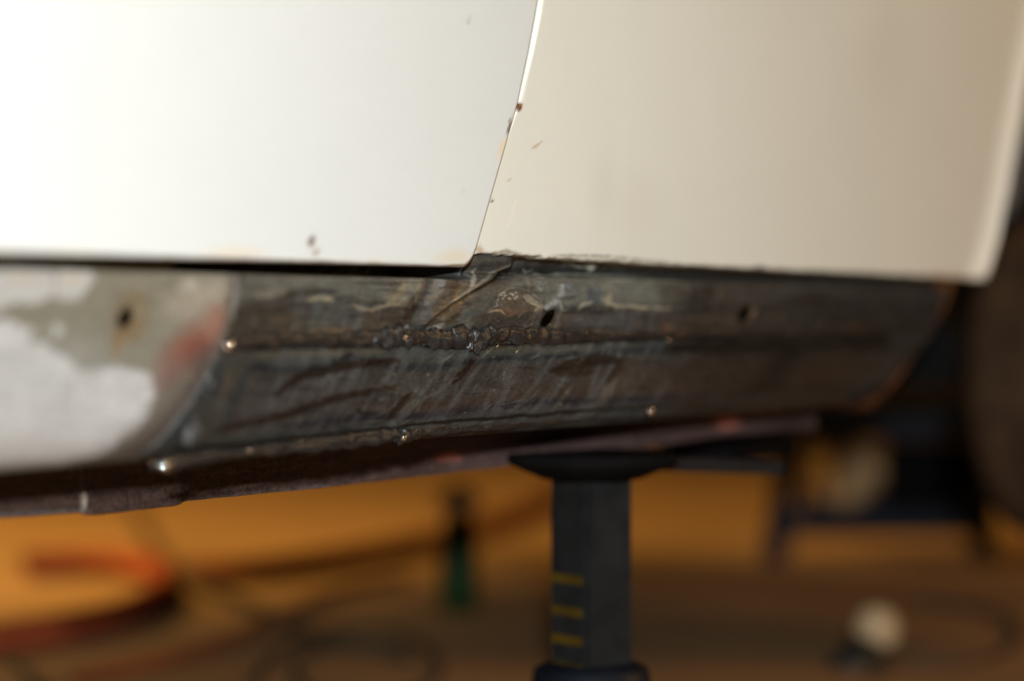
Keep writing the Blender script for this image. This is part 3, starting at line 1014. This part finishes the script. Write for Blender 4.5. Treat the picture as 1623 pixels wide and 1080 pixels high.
# ---- flange under the sill: inner sill wall that ends in a spot welded edge
fx = np.concatenate([np.arange(-60, 700, 2.0), np.arange(700, 1296, 3.0)])
fb = np.interp(fx, [-60, 0, 60, 118, 126, 134, 150, 274, 282, 290, 300, 520, 640, 700, 780, 870, 1000, 1150, 1250, 1330],
               [826, 820, 817, 812, 812, 815, 815, 801, 799, 795, 793, 772, 758, 751, 742, 729, 714, 690, 682, 678])
fy = np.interp(fx, [-60, 450, 700, 1000, 1330], [.175, .175, .155, .105, .085])
fb = fb + 1.2 * fbm(fx / 18, fx * 0, 33, 3)
bot = at(fx, fb, fy)
nrow = 46
rowsF = []
for k in range(nrow):
    t = k / (nrow - 1)
    q_ = bot.copy()
    q_[:, 2] = bot[:, 2] + t * (ZC + 0.06 - bot[:, 2]) if k > 36 else bot[:, 2] + k * 0.0011
    q_[:, 1] = fy
    rowsF.append(q_)
back = bot.copy()
back[:, 1] += .003
rowsF = [back, bot + [0, .0012, -.0006]] + rowsF
Vf = np.array(rowsF)
jn = Vf[..., 0]
Vf = Vf.reshape(-1, 3)
fpx, fpy = proj(Vf)
# a second sheet laps the first between two notches
Vf[:, 1] -= .0025 * sstep(124, 130, fpx) * (1 - sstep(282, 296, fpx)) + .0008 * fbm(fpx / 30, fpy / 14, 35)
pf = Paint(fpx, fpy, (62, 46, 40), 4, 14)
pf.g[:] = .6
pf.grain(.5, 34, 5, 81, -8)
pf.grain(.5, 6, 4, 83)
pf.line([(132, 780), (130, 806)], 4, (150, 138, 122), .7)
pf.line([(0, 818), (130, 811)], 5, (104, 100, 98), .4, taper=False)
pf.line([(292, 795), (400, 786), (520, 770)], 2.2, (84, 78, 76), .6, taper=False)
pf.line([(300, 782), (420, 766)], 4, (110, 96, 88), .4)
pf.blob(708, 726, 24, 8, (150, 84, 70), .8)
pf.blob(1153, 669, 20, 12, (196, 116, 94), 1, soft=.5)
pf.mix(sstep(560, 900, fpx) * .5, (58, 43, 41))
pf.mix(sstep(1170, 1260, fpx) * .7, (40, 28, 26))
nf = len(fx)
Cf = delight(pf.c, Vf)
Cf[np.repeat((np.arange(nrow + 2) > 37)[:, None], nf, 1).ravel()] = .003  # wall behind the holes coloured black so the openings look unlit
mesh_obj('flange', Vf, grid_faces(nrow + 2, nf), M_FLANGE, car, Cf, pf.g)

# ---- unseen floor pan, bracket, arch liner, wheel
bm = bmesh.new()
bmesh.ops.create_cube(bm, size=1, matrix=Matrix.Translation((-0.3, 0.96, 0.445)) @ Matrix.Diagonal((2.4, 1.54, 0.05, 1)))
bmesh.ops.create_cube(bm, size=1, matrix=Matrix.Translation((1.651, 1.08, 0.448)) @ Matrix.Diagonal((1.5, 1.40, 0.046, 1)))
bmesh.ops.bevel(bm, geom=bm.edges[:], offset=.01, segments=2, affect='EDGES')
bm_obj('unseen_floor_pan', bm, M_BLACK, car)  # unseen underbody, sized for the shade it casts on the floor


def block(a, b, mat_, name, parent, bev=.006, depth=.06, tilt=0):
    """bevelled block from two opposite corners in the plane of the body side"""
    c = (a + b) / 2
    s = np.abs(a - b)
    bm = bmesh.new()
    bmesh.ops.create_cube(bm, size=1, matrix=Matrix.Translation(c) @ Matrix.Rotation(tilt, 4, 'Y') @ Matrix.Diagonal((max(s[0], .01), depth, max(s[2], .01), 1)))
    bmesh.ops.bevel(bm, geom=bm.edges[:], offset=bev, segments=2, affect='EDGES')
    return bm_obj(name, bm, mat_, parent)


block(at(np.array([1100.]), np.array([690.]), .2)[0], at(np.array([1205.]), np.array([722.]), .2)[0], M_BLACK, 'jacking_bracket', car, depth=.09)

axx = at(np.array([1519.]), np.array([600.]), 0.19)[0][0] + 0.231
wc = Vector((axx, 0.11, 0.40))
# arch liner: a part cylinder behind the wing
Rl = 0.36
th = np.linspace(math.radians(-20), math.radians(118), 60)
yy = np.array([0.005, 0.02, 0.1, 0.2, 0.34])
Vl = np.array([[(wc.x - 0.02 + Rl * math.cos(t), y, 0.44 + Rl * math.sin(t)) for y in yy] for t in th])
mesh_obj('arch_liner', Vl.reshape(-1, 3), grid_faces(60, 5), M_BLACK, car)
bm = bmesh.new()
bmesh.ops.create_cube(bm, size=1, matrix=Matrix.Translation((wc.x, .36, .575)) @ Matrix.Diagonal((.9, .02, .40, 1)))
bm_obj('inner_wing', bm, mat('inner_wing_paint', (0.010, 0.0105, 0.011), 0.8, spec=.2), car)
gA = at(np.array([1592., 1599, 1608, 1622, 1640]), np.array([335., 312, 280, 232, 170]), -0.004)
Vg, Fg = tube_arrays(smooth_path(gA, 24), .013, 10)
mesh_obj('arch_rubber', Vg, Fg, mat('arch_grey_rubber', (0.045, 0.046, 0.050), 0.6), car)


def lathe(name, prof_, mat_, parent, axis='Y', loc=(0, 0, 0), n=72, tread=None):
    V = []
    for r, h in prof_:
        for k in range(n):
            t = 2 * math.pi * k / n
            rr = r * (tread(k, r) if tread else 1)
            if axis == 'Y':
                V.append((loc[0] + rr * math.cos(t), loc[1] + h, loc[2] + rr * math.sin(t)))
            else:
                V.append((loc[0] + rr * math.cos(t), loc[1] + rr * math.sin(t), loc[2] + h))
    F_ = [(i * n + k, i * n + (k + 1) % n, (i + 1) * n + (k + 1) % n, (i + 1) * n + k) for i in range(len(prof_) - 1) for k in range(n)]
    return mesh_obj(name, V, F_, mat_, parent)


wheel = lathe('wheel', [(0.0, -.045), (.03, -.047), (.04, -.03), (.075, -.025), (.09, -.045), (.118, -.05), (.128, -.066), (.132, -.064), (.125, .05), (.0, .05)], M_RIM, car, loc=wc)
lathe('tyre', [(.128, -.06), (.15, -.078), (.19, -.082), (.215, -.076), (.228, -.062), (.231, -.035), (.231, -.034), (.226, -.032), (.226, -.026), (.231, -.024), (.232, .0),
               (.232, .004), (.226, .006), (.226, .012), (.231, .014), (.230, .05), (.225, .066), (.21, .078), (.18, .082), (.15, .078), (.128, .06)], M_TYRE, wheel, loc=wc, n=120,
      tread=lambda k, r: 1 - (.008 if (k % 5 == 0 and r > .22) else 0))

# ------------------------------------------------------------------ the stand under the flange
sc_ = at_depth(937, 800, 2.19)
base = Vector((sc_[0], sc_[1], 0))
stand = empty('axle_stand', base, 'dark grey square axle stand with yellow marks, under the car sill', 'axle stand')
rotz = math.atan2(FW[1], FW[0]) + math.radians(45 - 8)


def box_at(name, c, s, mat_, parent, rz=0, bev=.002):
    bm = bmesh.new()
    bmesh.ops.create_cube(bm, size=1, matrix=Matrix.Translation(c) @ Matrix.Rotation(rz, 4, 'Z') @ Matrix.Diagonal((*s, 1)))
    bmesh.ops.bevel(bm, geom=bm.edges[:], offset=bev, segments=2, affect='EDGES')
    o = bm_obj(name, bm, mat_, None)
    return o


def zpx(py, t=2.19):
    return at_depth(937, py, t)[2]


top = zpx(752)
colm = box_at('column', (base.x, base.y, (top + .03) / 2), (.055, .055, top - .03), M_STAND, None, rotz, .004)
put(colm, stand)
R_ = Matrix.Rotation(rotz, 3, 'Z')
# the marks sit on the face turned to the left of the view
fn = max((R_ @ Vector(v) for v in ((1, 0, 0), (-1, 0, 0), (0, 1, 0), (0, -1, 0))), key=lambda v: -(v.x * RT[0] + v.y * RT[1]) - .9 * (v.x * FW[0] + v.y * FW[1]))
for yy_ in (915, 966, 1011, 1054, 1100):
    z_ = zpx(yy_)
    o = box_at('yellow_mark', (base.x + fn.x * .0275, base.y + fn.y * .0275, z_), (.0025, .044, .0085), M_YELLOW, None, math.atan2(fn.y, fn.x), .0008)
    put(o, stand)
ctr = (base.x, base.y, 0)
def zl(name, prof_, mat_, loc, n=48):
    o = lathe(name, prof_, mat_, None, 'Z', loc, n)
    put(o, stand)
    return o
zc0 = zpx(1050)
zl('collar', [(.0, zc0), (.040, zc0), (.052, zc0 - .006), (.056, zc0 - .03), (.056, .03), (.0, .03)], M_STANDBLUE, ctr)
for k in range(4):
    a = rotz + k * math.pi / 2 + math.pi / 4
    bm = bmesh.new()
    bmesh.ops.create_cube(bm, size=1, matrix=Matrix.Translation((base.x + .09 * math.cos(a), base.y + .09 * math.sin(a), .03)) @ Matrix.Rotation(a, 4, 'Z') @ Matrix.Rotation(math.radians(14), 4, 'Y') @ Matrix.Diagonal((.15, .035, .03, 1)))
    bmesh.ops.bevel(bm, geom=bm.edges[:], offset=.004, segments=2, affect='EDGES')
    put(bm_obj('leg', bm, M_STANDBLUE), stand)
zt = zpx(735)
zl('saddle', [(.0, zt - .013), (.046, zt - .013), (.056, zt - .009), (.074, zt - .001), (.080, zt + .005), (.076, zt + .010), (.0, zt + .010)], M_BLACK, (base.x, base.y, 0))
bar_a, bar_b = at_depth(985, 733, 2.22), at_depth(1225, 742, 2.36)
bv = Vector(bar_b - bar_a)
bm = bmesh.new()
bmesh.ops.create_cube(bm, size=1, matrix=Matrix.Translation(Vector(bar_a + bar_b) / 2) @ bv.to_track_quat('X', 'Z').to_matrix().to_4x4() @ Matrix.Diagonal((bv.length, .04, .013, 1)))
bmesh.ops.bevel(bm, geom=bm.edges[:], offset=.004, segments=2, affect='EDGES')
put(bm_obj('cross_bar', bm, M_RUBBER), stand)

# ------------------------------------------------------------------ things on the floor, far out of focus
def hose(name, pts, r, mat_, label, cat):
    g = at_floor(np.array([p_[0] for p_ in pts], float), np.array([p_[1] for p_ in pts], float), r)
    s = smooth_path(g, 90)
    V, F_ = tube_arrays(s, r, 12)
    o = mesh_obj(name, V, F_, mat_)
    tag(o, label, cat)
    return o


hose('air_hose', [(45, 897), (110, 892), (190, 893), (250, 905), (262, 930), (215, 965), (120, 992), (0, 1012), (-120, 1030)], .024, M_HOSE, 'red hose bent back on itself in a tight loop on the floor', 'hose')
hose('air_hose', [(905, 775), (830, 812), (740, 842), (640, 866), (500, 890), (380, 905), (300, 905)], .022, M_HOSE2, 'orange hose stretched across the floor behind the green bottle', 'hose')
hose('air_hose', [(640, 915), (540, 938), (450, 975), (380, 1010), (260, 1045), (120, 1075)], .009, M_HOSE2, 'thin orange hose curving below the brown cable', 'hose')
hose('power_cable', [(205, 795), (235, 850), (275, 897), (330, 930), (400, 963), (450, 990), (540, 1020), (640, 1030)], .011, M_CABLE, 'brown cable sagging diagonally across the floor between the hoses', 'cable')
hose('power_cable', [(400, 1085), (440, 1030), (520, 1000), (610, 998), (680, 1030), (690, 1075), (600, 1110), (500, 1100), (470, 1050), (540, 1020), (650, 1050)], .0050, M_CABLE, 'dark coiled cable lying in loops on the floor left of the stand', 'cable')
hose('power_cable', [(-60, 985), (0, 1032), (35, 1060), (70, 1100), (110, 1150)], .007, M_BLACKCABLE, 'black cable crossing the lower left corner', 'cable')

# green bottle
bp_ = at_floor(np.array([727.]), np.array([970.]))[0]
bt = empty('bottle', bp_, 'dark green bottle with pale cap standing on the floor', 'bottle')
dpt = float((bp_ - CAM) @ FW)
u_ = dpt / FPX
o = lathe('body', [(0, 0), (29 * u_, 0), (31 * u_, 6 * u_), (31 * u_, 70 * u_), (28 * u_, 110 * u_), (24 * u_, 142 * u_), (19 * u_, 152 * u_), (0, 153 * u_)], M_GREEN, None, 'Z', tuple(bp_))
put(o, bt)
o = lathe('cap', [(0, 153.5 * u_), (20 * u_, 154 * u_), (33 * u_, 168 * u_), (34 * u_, 182 * u_), (22 * u_, 196 * u_), (0, 198 * u_)], mat('cap_tan', (0.62, 0.42, 0.22), 0.6), None, 'Z', tuple(bp_))
put(o, bt)

# blue trolley at the right
t0 = at_floor(np.array([1228.]), np.array([893.]))[0]
td = float((t0 - CAM) @ FW)
tr = empty('trolley', t0, 'dark blue steel trolley on the floor behind the wheel', 'trolley')


def tbox(name, x0, y0, x1, y1, dep, th, mat_, tilt=0):
    a = at_depth(x0, y0, td + dep)
    b = at_depth(x1, y1, td + dep)
    c = (a + b) / 2
    s = (abs((b - a) @ RT), th, abs((b - a) @ UP))
    bm = bmesh.new()
    bmesh.ops.create_cube(bm, size=1, matrix=Matrix.Translation(c) @ Matrix.Rotation(-(math.pi / 2 - math.atan2(FW[1], FW[0])), 4, 'Z') @ Matrix.Rotation(tilt, 4, 'Y') @ Matrix.Diagonal((*s, 1)))
    bmesh.ops.bevel(bm, geom=bm.edges[:], offset=.006, segments=2, affect='EDGES')
    o = bm_obj(name, bm, mat_)
    put(o, tr)
    return o


tbox('leg', 1222, 690, 1262, 893, 0, .05, M_BLUE, math.radians(9))
tbox('lower_rail', 1235, 808, 1570, 848, .02, .05, M_BLUE)
tbox('leg', 1540, 690, 1575, 890, .02, .05, M_BLUE)
tbox('top_rail', 1255, 640, 1590, 690, .02, .3, M_BLUE)
tbox('panel', 1275, 770, 1560, 812, .25, .02, M_BLUE)
tbox('leg', 1290, 690, 1310, 840, .62, .04, M_BLUE)
tbox('motor', 1405, 700, 1570, 806, .14, .1, M_BLACK)
# cloth bundle on the rail
cb = at_depth(1345, 748, td + .16)
bm = bmesh.new()
bmesh.ops.create_icosphere(bm, subdivisions=4, radius=1)
for v in bm.verts:
    k = 1 + .16 * math.sin(5 * v.co.x + 1) * math.cos(4 * v.co.z) + .08 * math.sin(11 * v.co.z + 7 * v.co.x)
    v.co = Vector(cb) + Vector((v.co.x * .072 * k, v.co.y * .06 * k, v.co.z * .065 * k))
o = bm_obj('cloth_bundle', bm, M_CLOTH, None, True)
tag(o, 'crumpled tan cloth bundle resting on the blue trolley', 'cloth')

# small black tool with a pale round end, lower right
tp = at_floor(np.array([1350.]), np.array([1095.]))[0]
tool = empty('hand_tool', tp, 'small black hand tool with round cream end on the floor', 'tool')
ball = at_depth(1390, 997, 3.33)
o = lathe('knob', [(0, -.032), (.015, -.0295), (.025, -.021), (.032, -.0075), (.032, .0075), (.025, .021), (.015, .0295), (0, .032)], M_CREAM, None, 'Z', tuple(ball), 40)
put(o, tool)
q0, q1 = at_depth(1388, 1018, 3.34), at_depth(1335, 1085, 3.28)
V_, F_ = tube_arrays(np.array([q0 + (q1 - q0) * t for t in np.linspace(0, 1, 8)]), np.array([.015, .025, .030, .032, .032, .034, .032, .022]), 20)
o = mesh_obj('handle', V_, F_, M_BLACKCABLE)
put(o, tool)
g = at_floor(np.array([1380., 1430, 1500, 1570, 1610, 1600, 1540, 1450]), np.array([1068., 1052, 1052, 1042, 1012, 985, 965, 955]), .006)
V_, F_ = tube_arrays(smooth_path(g, 80), .006, 10)
o = mesh_obj('cord', V_, F_, M_CABLE)
put(o, tool)
